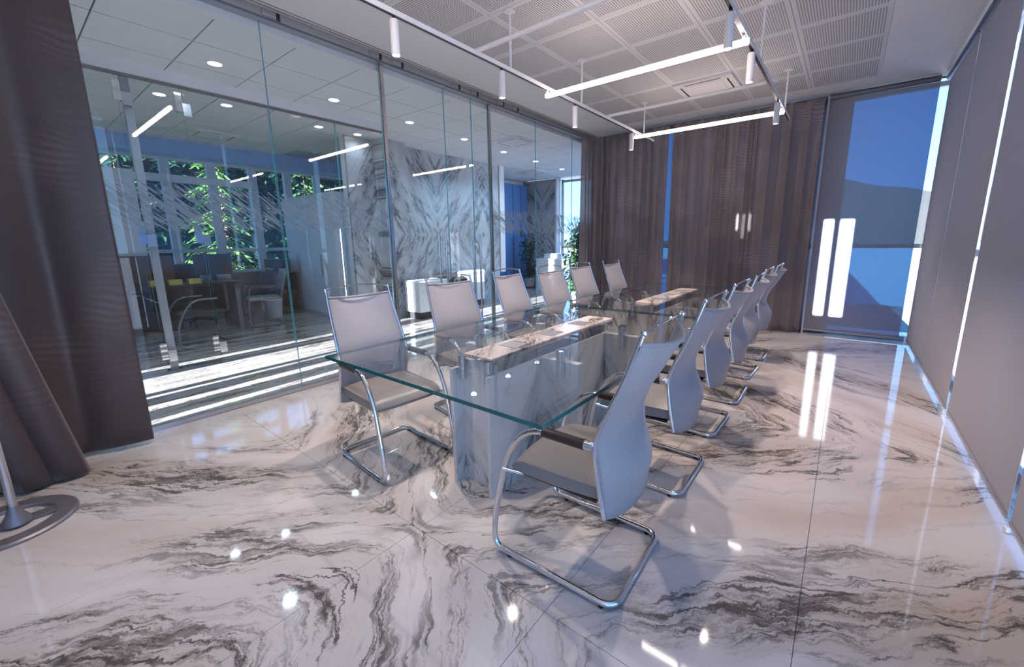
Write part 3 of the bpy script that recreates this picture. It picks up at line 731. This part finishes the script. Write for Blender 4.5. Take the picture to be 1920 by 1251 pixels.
for x, y in ((2.816, 2.31), (3.97, 2.32), (5.646, 2.33), (3.963, 0.695), (5.607, 0.705), (1.0, 2.31), (0.9, 0.70)):
    rd = MB().tube([(x - 3, y - 1.5, 0.0), (x - 3, y - 1.5, ZC - ZT)], 0.0095, 10).build('rod', MAT['white_metal'], fr)
    MB().lathe([(0.045, 0.0), (0.045, 0.006)], (x - 3, y - 1.5, ZC - ZT - 0.006), 20).build('ceiling_rose', MAT['white_metal'], rd)
for x, y0, y1, lb in ((1.27, 0.665, 2.31, 'linear light bar nearest the camera, seen only mirrored in the glass'), (3.335, 0.665, 2.325, 'bright linear light bar in the middle of the track frame'),
                      (5.33, 0.67, 2.32, 'bright linear light bar at the far end in front of the curtain')):
    t_ = tag(empty('linear_light', (x, (y0 + y1) / 2, 2.632)), lb, 'light', 'linear lights on the track frame'); h = (y1 - y0) / 2
    MB().box(-0.006, 0.006, -h, h, -0.008, 0.0).build('housing', MAT['white_metal'], t_)
    MB().box(-0.0145, 0.0145, -h + 0.004, h - 0.004, -0.038, -0.0085).build('diffuser', MAT['led'], t_)
    for yy in (0.70, 2.305): MB().box(-0.006, 0.006, yy - (y0 + y1) / 2 - 0.012, yy - (y0 + y1) / 2 + 0.012, 0.0, 0.0235).build('clip', MAT['white_metal'], t_)
spots = [(0.60, 2.31, None), (1.712, 2.31, 'white tube spotlight nearest the camera on the left track'), (2.703, 2.31, 'white tube spotlight second along the left track'),  # first spot is unseen, added for light from the camera side
         (3.825, 2.31, 'white tube spotlight third along the left track, past the bright bar'), (5.212, 2.31, 'white tube spotlight at the far end of the left track by the curtain'),
         (2.927, 0.70, 'white tube spotlight on the right track in front of the bright bar'), (3.618, 0.70, 'white tube spotlight on the right track just past the bright bar'),
         (5.03, 0.70, 'white tube spotlight at the far end of the right track by the curtain')]
for x, y, lb in spots:
    t_ = tag(empty('spotlight', (x, y, ZT - 0.03)), lb or 'unseen white tube spotlight added to the left track, above the top edge of the picture', 'spotlight', 'spotlights on the tracks')
    MB().tube([(0, 0, 0), (0, 0, -0.026)], 0.010, 8).build('stem', MAT['black'], t_)
    MB().lathe([(0.024, 0.0), (0.0265, -0.003), (0.0265, -0.196), (0.024, -0.196), (0.023, -0.185)], (0, 0, -0.022), 22).build('housing', MAT['white_metal'], t_)
    MB().lathe([(0.0228, 0.0), (0.0228, -0.004)], (0, 0, -0.205), 20).build('lens', MAT['spot_lens'], t_)
    ld = bpy.data.lights.new('spot_lamp', 'SPOT'); ld.energy = SPOT_POWER * (0.7 if x < 1 else 1.0); ld.color = WARM; ld.spot_size = math.radians(96); ld.spot_blend = 0.5; ld.shadow_soft_size = 0.022
    lo = bpy.data.objects.new('spot_lamp', ld); COL.objects.link(lo); lo.parent = t_; lo.location = (0, 0, -0.224)

# ------------------------------------------------------------------ ceiling vents and downlights
def ac_unit(x, y, sx_, sy_, z, label):
    t_ = tag(empty('air_conditioner', (x, y, z)), label, 'air conditioner', 'ceiling air conditioners')
    MB().box(-sx_, sx_, -sy_, sy_, -0.022, 0.0, ).build('panel', MAT['white_metal'], t_)
    a, b = sx_ * 0.62, sy_ * 0.62
    MB().box(-a, a, -b, b, -0.026, -0.0222).build('grille', MAT['white_metal'], t_)
    for s in (-1, 1):
        MB().box(s * sx_ * 0.80 - 0.008, s * sx_ * 0.80 + 0.008, -b, b, -0.0235, -0.0221).build('air_slot', MAT['black'], t_)
        MB().box(-a, a, s * sy_ * 0.80 - 0.008, s * sy_ * 0.80 + 0.008, -0.0235, -0.0221).build('air_slot', MAT['black'], t_)
ac_unit(5.55, 1.52, 0.30, 0.32, ZC, 'square ceiling air conditioner in the boardroom beside the far track')
ac_unit(5.83, 4.72, 0.28, 0.30, ZL, 'ceiling air conditioner over the sunlit lobby')
ac_unit(2.42, 8.02, 0.28, 0.30, ZL, 'ceiling air conditioner over the office desks')
ac_unit(8.6, 6.4, 0.28, 0.30, ZL, 'ceiling air conditioner far off near the blue door')
DL = [(1.58, 4.92, 'round downlight nearest the camera in the lobby ceiling'), (2.80, 5.04, 'round downlight second along the lobby ceiling'), (3.96, 5.13, 'round downlight third along the lobby ceiling'),
      (5.15, 5.25, 'round downlight fourth along the lobby ceiling'), (6.33, 5.40, 'round downlight beyond the lobby air conditioner'),
      (1.45, 6.35, 'round pinkish downlight in the office ceiling, leftmost'), (2.06, 6.22, 'round downlight in the office ceiling right of the hanging reflection'), (3.24, 6.32, 'round downlight in the office ceiling near the partition head'), (3.84, 6.30, 'round downlight in front of the marble wall top')]
DL += [(7.5, 5.5, 'added round downlight, seventh along the lobby ceiling, toward the added end window'), (8.7, 5.6, 'added round downlight farthest along the lobby ceiling')]  # two more downlights added to brighten the lobby
for x, y, lb in DL:
    t_ = tag(empty('downlight', (x, y, ZL)), lb, 'downlight', 'recessed downlights')
    MB().lathe([(0.066, 0.002), (0.066, -0.004), (0.058, -0.006)], (0, 0, 0), 24).build('ring', MAT['white_metal'], t_)
    MB().lathe([(0.057, -0.006), (0.057, -0.0075)], (0, 0, 0), 24).build('lens', MAT['down_lens'], t_)
    ld = bpy.data.lights.new('downlight_lamp', 'SPOT'); ld.energy = DOWN_POWER * (0.15 if y > 6.0 else 1.0); ld.color = (0.60, 0.80, 1.0); ld.spot_size = math.radians(150); ld.spot_blend = 0.8; ld.shadow_soft_size = 0.05
    lo = bpy.data.objects.new('downlight_lamp', ld); COL.objects.link(lo); lo.parent = t_; lo.location = (0, 0, -0.012)

# ------------------------------------------------------------------ stand at the left edge
st = tag(empty('coat_stand', (-0.155, 3.025, 0)), 'steel pole on a flat ring base at the left picture edge', 'stand')
mb = MB(); n = 48; prof = [(0.235, 0.0), (0.235, 0.010), (0.226, 0.018), (0.160, 0.018), (0.154, 0.010), (0.154, 0.0)]
vs_ = []; fs = []
for k in range(n):
    for r_, z in prof: vs_.append((r_ * math.cos(2 * PI * k / n), r_ * math.sin(2 * PI * k / n), z))
m_ = len(prof)
for k in range(n):
    for i in range(m_): fs.append((k * m_ + i, ((k + 1) % n) * m_ + i, ((k + 1) % n) * m_ + (i + 1) % m_, k * m_ + (i + 1) % m_))
mb.add(vs_, fs, 0, True); mb.build('ring_base', MAT['iron'], st)
MB().box(-0.16, 0.16, -0.03, 0.03, 0.004, 0.016).build('base_bar', MAT['iron'], st)
MB().lathe([(0.052, 0.014), (0.048, 0.03), (0.030, 0.062), (0.022, 0.085), (0.020, 0.10)], (0.03, -0.02, 0), 20).build('collar', MAT['iron'], st)
MB().tube([(0.03, -0.02, 0.08), (0.03, -0.02, 1.70)], 0.0165, 14).build('pole', MAT['steel'], st)
for k in range(4):
    a = k * PI / 2 + 0.4
    MB().tube(sm_path([(0.03, -0.02, 1.60), (0.03 + 0.08 * math.cos(a), -0.02 + 0.08 * math.sin(a), 1.63), (0.03 + 0.13 * math.cos(a), -0.02 + 0.13 * math.sin(a), 1.70)], 5), 0.007, 8).build('hook', MAT['steel'], st)

# ------------------------------------------------------------------ lobby furniture
def pouf(x0, x1, y0, y1, h, label):
    t_ = tag(empty('lobby_seat', ((x0 + x1) / 2, (y0 + y1) / 2, 0)), label, 'seat', 'white cube seats in the lobby'); a, b = (x1 - x0) / 2, (y1 - y0) / 2
    MB().box(-a, a, -b, b, 0.12, h - 0.06, ch=0.0).build('body', MAT['lacquer'], t_)
    MB().box(-a - 0.004, a + 0.004, -b - 0.004, b + 0.004, h - 0.06, h, ch=0.02).build('cushion', MAT['lacquer'], t_)
    MB().box(-a + 0.02, a - 0.02, -b + 0.02, b - 0.02, 0.0, 0.12).build('plinth', MAT['black'], t_)
pouf(4.36, 5.0, 5.66, 6.05, 0.66, 'bright sunlit white cube seat on a dark plinth by the marble wall')
pouf(5.62, 6.30, 5.98, 6.40, 0.74, 'white cube seat on a dark plinth further along the marble wall')
b1 = tag(empty('handbag', (5.45, 5.86, 0.0)), 'black bag standing between the two white lobby seats', 'bag')
MB().box(-0.16, 0.16, -0.08, 0.08, 0.0, 0.66, ch=0.05).build('body', MAT['black'], b1)
MB().tube(sm_path([(-0.08, 0, 0.64), (-0.05, 0, 0.74), (0.05, 0, 0.74), (0.08, 0, 0.64)], 5), 0.008, 8).build('strap', MAT['black'], b1)
ct = tag(empty('reception_counter', (9.35, 6.22, 0)), 'white reception counter at the far end of the lobby', 'counter')
MB().box(-0.30, 0.30, -0.42, 0.42, 0.0, 0.84).build('body', MAT['lacquer'], ct)
MB().box(-0.18, 0.20, -0.30, 0.24, 0.84, 0.97).build('raised_top', MAT['lacquer'], ct)
MB().box(-0.31, 0.31, -0.43, 0.43, 0.82, 0.845).build('counter_top', MAT['white'], ct)

def leafy(root, mat, pts, size, n, rnd, nm='foliage', droop=0.5):
    mb = MB()
    for _ in range(n):
        c, r_ = rnd.choice(pts); d = Vector((rnd.gauss(0, 1), rnd.gauss(0, 1), rnd.gauss(0, 1))).normalized() * (r_ * rnd.random() ** 0.5)
        p = Vector(c) + d; L = size * rnd.uniform(0.7, 1.3); W = L * 0.40
        a = rnd.uniform(0, 2 * PI); dr = Vector((math.cos(a), math.sin(a), -droop * rnd.uniform(0.3, 1.6))).normalized(); sd_ = dr.cross(Vector((0, 0, 1))).normalized(); up = sd_.cross(dr)
        sd_ = (sd_ + up * rnd.uniform(-0.5, 0.5)).normalized()
        mb.add([p, p + dr * L * 0.45 + sd_ * W * 0.5, p + dr * L - up * L * 0.12, p + dr * L * 0.45 - sd_ * W * 0.5], [(0, 1, 2), (0, 2, 3)], 0, False)
    o = mb.build(nm, mat, root); o['kind'] = 'stuff'; return o
def potted(loc, h, spread, n, leaf, label, seed):
    rnd = random.Random(seed); t_ = tag(empty('potted_plant', loc), label, 'plant', 'potted plants in the lobby')
    MB().lathe([(0.12, 0.02), (0.15, 0.26), (0.155, 0.28), (0.14, 0.28), (0.13, 0.25)], (0, 0, 0), 20).build('pot', MAT['pot'], t_)
    MB().lathe([(0.15, 0.0), (0.17, 0.03), (0.15, 0.03)], (0, 0, 0), 20).build('saucer', MAT['red'], t_)
    MB().lathe([(0.0, 0.262), (0.128, 0.258)], (0, 0, 0), 16).build('soil', MAT['soil'], t_)
    pts = []
    for k in range(4):
        a = rnd.uniform(0, 2 * PI); q = [Vector((0.02 * math.cos(a), 0.02 * math.sin(a), 0.25))]
        hh = h * rnd.uniform(0.75, 1.0)
        for i in range(1, 7):
            u = i / 6; q.append(Vector((spread * 0.55 * u * math.cos(a + u) + rnd.uniform(-.03, .03), spread * 0.55 * u * math.sin(a + u) + rnd.uniform(-.03, .03), 0.25 + (hh - 0.25) * u)))
        MB().tube(q, [0.012 * (1 - 0.7 * i / 6) for i in range(7)], 6).build('stem', MAT['bark'], t_)
        for i in range(1, 7):
            u = i / 6; pts.append((q[i], spread * (0.45 + 0.4 * math.sin(PI * u))))
    leafy(t_, MAT['leaf'], pts, leaf, n, rnd)
potted((9.40, 7.15, 0), 1.55, 0.30, 900, 0.085, 'bushy potted plant in front of the blue door', 4)
potted((7.30, 4.27, 0), 1.85, 0.40, 1500, 0.115, 'tall potted plant close behind the glass, left of the end curtain', 9)

# ------------------------------------------------------------------ office furniture
cab = tag(empty('tall_cabinet', (3.66, 8.0, 0)), 'tall white glossy cupboard with slim vertical handles in the office', 'cabinet')
MB().box(0.02, 0.60, -1.04, 0.86, 0.0, 2.18).build('body', MAT['lacquer'], cab)
for k in range(4):
    y0 = -1.04 + 0.475 * k; d_ = MB().box(0.0, 0.018, y0 + 0.002, y0 + 0.473, 0.04, 2.17).build('door', MAT['lacquer'], cab)
    hy = y0 + (0.43 if k % 2 == 0 else 0.045)
    MB().tube([(-0.028, hy, 0.73), (-0.028, hy, 1.11)], 0.007, 8).build('handle', MAT['iron'], d_)
dk = tag(empty('office_desk', (1.72, 7.55, 0)), 'dark office desk behind the inner glass partition, with monitor on it', 'desk')
MB().box(-0.70, 0.64, -0.10, 0.75, 0.715, 0.75).build('desk_top', MAT['desk'], dk)
MB().box(-0.65, 0.60, 0.70, 0.72, 0.30, 0.71).build('modesty_panel', MAT['desk'], dk)
for x in (-0.66, 0.55): MB().box(x, x + 0.06, 0.0, 0.68, 0.0, 0.715).build('leg', MAT['iron'], dk)
mn = tag(empty('monitor', (2.10, 7.80, 0.75)), 'black computer monitor on the office desk', 'monitor'); mn.rotation_euler = (0, 0, math.radians(-8))
MB().box(-0.24, 0.24, -0.012, 0.02, 0.10, 0.42).build('screen', MAT['black'], mn)
MB().tube([(0, 0.02, 0.0), (0, 0.02, 0.2)], 0.02, 10).build('stand', MAT['black'], mn); MB().box(-0.12, 0.12, -0.08, 0.10, 0.0, 0.012).build('foot', MAT['iron'], mn)
screen_wall = tag(B('desk_screen', MAT['wood'], None, 0.85, 1.72, 8.32, 8.35, 0.0, 1.16), 'brown desk screen behind the office desk', 'screen')
for k, (x, y) in enumerate(((1.50, 7.62), (1.72, 7.60), (1.30, 7.66))):
    tag(B('card_box', MAT['yellow'], None, x, x + 0.15, y, y + 0.10, 0.75, 0.82), ['yellow card box on the desk, middle one', 'yellow card box on the desk nearest the monitor', 'yellow card box on the desk, leftmost one'][k], 'box', 'card boxes on the desk')
for k in range(7):
    o = tag(B('paper_stack', MAT['paper'], None, -0.16, 0.16, -0.11, 0.11, 0, 0.022), ['lowest sheaf of the paper pile on the office desk', 'second lowest sheaf of the paper pile', 'third sheaf from below in the paper pile', 'middle sheaf of the paper pile on the desk', 'third sheaf from the top of the paper pile', 'second sheaf from the top of the paper pile', 'topmost sheaf of the paper pile on the desk'][k], 'papers', 'papers piled on the desk')
    o.location = (2.18 + 0.015 * math.sin(k * 2.1), 8.12 + 0.02 * math.cos(k * 1.7), 0.75 + 0.0225 * k); o.rotation_euler = (0, 0, 0.1 * math.sin(k * 3))
ch = tag(empty('office_chair', (2.66, 7.55, 0), math.radians(80)), 'grey visitor chair beside the office desk', 'chair')
MB().tube(fillet([(-0.22, -0.12, 0.63), (-0.22, 0.22, 0.63), (-0.22, 0.26, 0.30), (-0.22, 0.26, 0.015), (-0.22, -0.22, 0.015), (0.22, -0.22, 0.015), (0.22, 0.26, 0.015), (0.22, 0.26, 0.30), (0.22, 0.22, 0.63), (0.22, -0.12, 0.63)], 0.06), 0.012, 10).build('tube_frame', MAT['iron'], ch)
MB().box(-0.21, 0.21, -0.20, 0.24, 0.42, 0.47, ch=0.015).build('seat', MAT['leather'], ch)
b_o = MB().grid([[(0.21 * u, -0.22 - 0.05 * (1 - u * u) - 0.10 * v, 0.46 + 0.44 * v) for v in (0, 0.25, 0.5, 0.75, 1)] for u in (-1, -0.6, -0.2, 0.2, 0.6, 1)]).build('backrest', MAT['leather'], ch)
md = b_o.modifiers.new('t', 'SOLIDIFY'); md.thickness = 0.02
for s in (-1, 1): MB().box(s * 0.22 - 0.022, s * 0.22 + 0.022, -0.16, 0.18, 0.638, 0.662, ch=0.008).build('armrest', MAT['black'], ch)
sw = tag(empty('swivel_chair', (1.98, 8.55, 0)), 'dark swivel chair on castors behind the office desk', 'chair')
for k in range(5):
    a = k * 2 * PI / 5 + 0.3; MB().tube([(0, 0, 0.10), (0.28 * math.cos(a), 0.28 * math.sin(a), 0.07)], [0.025, 0.015], 8).build('base_arm', MAT['black'], sw)
    MB().tube([(0.28 * math.cos(a) - 0.012, 0.28 * math.sin(a), 0.03), (0.28 * math.cos(a) + 0.012, 0.28 * math.sin(a), 0.03)], 0.03, 12).build('castor', MAT['black'], sw)
MB().tube([(0, 0, 0.09), (0, 0, 0.44)], 0.025, 10).build('gas_lift', MAT['iron'], sw)
MB().box(-0.24, 0.24, -0.24, 0.24, 0.44, 0.51, ch=0.03).build('seat', MAT['black'], sw); MB().box(-0.22, 0.22, 0.20, 0.26, 0.55, 1.0).build('backrest', MAT['black'], sw)
ah = tag(empty('lounge_chair', (1.62, 6.75, 0), math.radians(95)), 'chair with curved steel arms close behind the inner partition door', 'chair')
for s in (-1, 1): MB().tube(sm_path([(s * 0.24, -0.10, 0.62), (s * 0.24, 0.16, 0.60), (s * 0.24, 0.30, 0.42), (s * 0.24, 0.36, 0.2), (s * 0.24, 0.30, 0.015), (s * 0.24, -0.22, 0.015)], 6), 0.013, 10).build('arm_tube', MAT['iron'], ah)
MB().tube([(-0.24, -0.22, 0.015), (0.24, -0.22, 0.015)], 0.013, 8).build('rear_tube', MAT['iron'], ah)
MB().box(-0.22, 0.22, -0.2, 0.25, 0.41, 0.46, ch=0.015).build('seat', MAT['pad'], ah)
MB().box(-0.22, 0.22, -0.24, -0.20, 0.44, 0.80).build('backrest', MAT['pad'], ah)
pd = tag(empty('bookcase', (3.38, 8.72, 0)), 'low dark bookcase between window and white cupboard', 'bookcase')
MB().box(-0.22, -0.19, -0.35, 0.35, 0, 0.78).build('side', MAT['wood'], pd); MB().box(0.19, 0.22, -0.35, 0.35, 0, 0.78).build('side', MAT['wood'], pd)
for z in (0.02, 0.38, 0.76): MB().box(-0.19, 0.19, -0.35, 0.35, z, z + 0.025).build('shelf', MAT['wood'], pd)
pc = tag(empty('printer', (3.38, 8.72, 0.786)), 'black printer on top of the low bookcase', 'printer')
MB().box(-0.15, 0.15, -0.2, 0.2, 0, 0.24).build('body', MAT['black'], pc); MB().box(-0.155, -0.15, -0.14, 0.14, 0.04, 0.08).build('paper_slot', MAT['alu'], pc)
pnl = tag(B('white_panel', MAT['lacquer'], None, -0.9, 1.47, 8.46, 8.52, 0.0, 2.42), 'tall white panel at the left of the office behind the glass', 'panel')
bn = tag(empty('waste_bin', (3.02, 8.15, 0)), 'pale waste bin on the office floor by the visitor chair', 'bin')
MB().lathe([(0.11, 0.0), (0.14, 0.32), (0.132, 0.32), (0.105, 0.02)], (0, 0, 0), 18).build('body', MAT['pot'], bn); MB().lathe([(0.142, 0.31), (0.146, 0.325), (0.136, 0.33)], (0, 0, 0), 18).build('rim', MAT['white'], bn)

# ------------------------------------------------------------------ outdoors
tr1 = B('terrace', MAT['terrace'], None, -60, 120, -60, -0.96, -0.35, -0.12); tr1['kind'] = 'structure'
tr2 = B('terrace', MAT['terrace'], None, XB + 0.26, 120, -0.96, YL - 0.03, -0.35, -0.12); tr2['kind'] = 'structure'
tr3 = B('terrace', MAT['terrace'], None, XE + 0.41, 120, YL - 0.03, 60, -0.35, -0.12); tr3['kind'] = 'structure'
gd = B('garden', MAT['grass'], None, -60, XE + 0.40, YW + 0.31, 90, -0.4, -0.1); gd['kind'] = 'structure'
hp = []
def hz(y): return (23.5 + 4.4 * math.tanh((y + 8) / 14) + 0.7 * math.sin(y * 0.29)) * max(0.02, min(1, (75 - y) / 30))
hm = MB(); rows = []
for i in range(0, 121):
    y = -260 + 5 * i; rows.append([(190, y, -4), (215, y, hz(y) * 0.55), (240, y, hz(y)), (300, y, hz(y) * 0.8), (340, y, -4)])
hm.grid(rows); ho = hm.build('hill', MAT['hill']); ho['kind'] = 'structure'

def conifer(x, y, h, r_, mat, label, seed, n):
    rnd = random.Random(seed); t_ = tag(empty('conifer_tree', (x, y, -0.1)), label, 'tree', 'trees outside the office windows')
    MB().tube([(0, 0, 0), (0.02, 0.03, h * 0.5), (0, 0, h)], [0.07, 0.05, 0.012], 8).build('trunk', MAT['bark'], t_)
    mb = MB()
    for k in range(int(h * 26)):
        z = h * (0.04 + 0.96 * rnd.random()); L = r_ * (1.06 - z / h) * rnd.uniform(0.6, 1.1); a = rnd.uniform(0, 2 * PI)
        d = Vector((math.cos(a), math.sin(a), -0.25)); sd_ = Vector((-math.sin(a), math.cos(a), 0))
        m2 = max(4, int(n * L))
        for i in range(m2):
            u = (i + rnd.random()) / m2; p = Vector((0, 0, z)) + d * L * u + Vector((0, 0, -0.25 * L * u * u))
            for s in (-1, 1):
                l = 0.20 * (1.1 - 0.6 * u); q = p + sd_ * s * l * rnd.uniform(0.5, 1) + d * l * 0.6 + Vector((0, 0, -0.10 * rnd.random()))
                wv_ = d * 0.032
                mb.add([p - wv_, p + wv_, q + wv_ * 1.6, q - wv_ * 0.5], [(0, 1, 2, 3)], 0, False)
    o = mb.build('foliage', mat, t_); o['kind'] = 'stuff'
conifer(1.2, 12.2, 5.2, 1.05, MAT['conifer_dark'], 'dark conifer outside the leftmost office window', 21, 9)
conifer(3.4, 12.0, 5.0, 1.0, MAT['conifer'], 'bright green conifer outside the third office window', 22, 11)
conifer(4.3, 14.3, 6.0, 1.1, MAT['conifer_dark'], 'dark tall conifer behind the bright green one', 23, 9)
conifer(5.6, 12.0, 4.8, 1.05, MAT['conifer'], 'light green conifer right of the blue mullion', 24, 11)
conifer(7.8, 12.4, 5.0, 1.05, MAT['conifer'], 'yellow green conifer above the white cupboard', 25, 11)
conifer(-1.2, 12.4, 5.6, 1.1, MAT['conifer_dark'], 'dark conifer at the far left of the office windows', 26, 9)
conifer(2.2, 14.4, 6.2, 1.1, MAT['conifer_dark'], 'dark conifer further back between the two nearest green ones', 27, 9)
hd = tag(empty('hedge', (3.0, 17.0, -0.1)), 'tall dark hedge closing the garden behind the conifers', 'hedge')
rnd = random.Random(77); pts = [((rnd.uniform(-9, 11), rnd.uniform(-0.5, 0.6), rnd.uniform(0.1, 5.2)), 0.5) for _ in range(500)]
leafy(hd, MAT['conifer_dark'], pts, 0.34, 9000, rnd)
MB().box(-9.5, 11.5, 0.7, 0.9, 0, 5.4).build('inner_growth', MAT['hill'], hd)
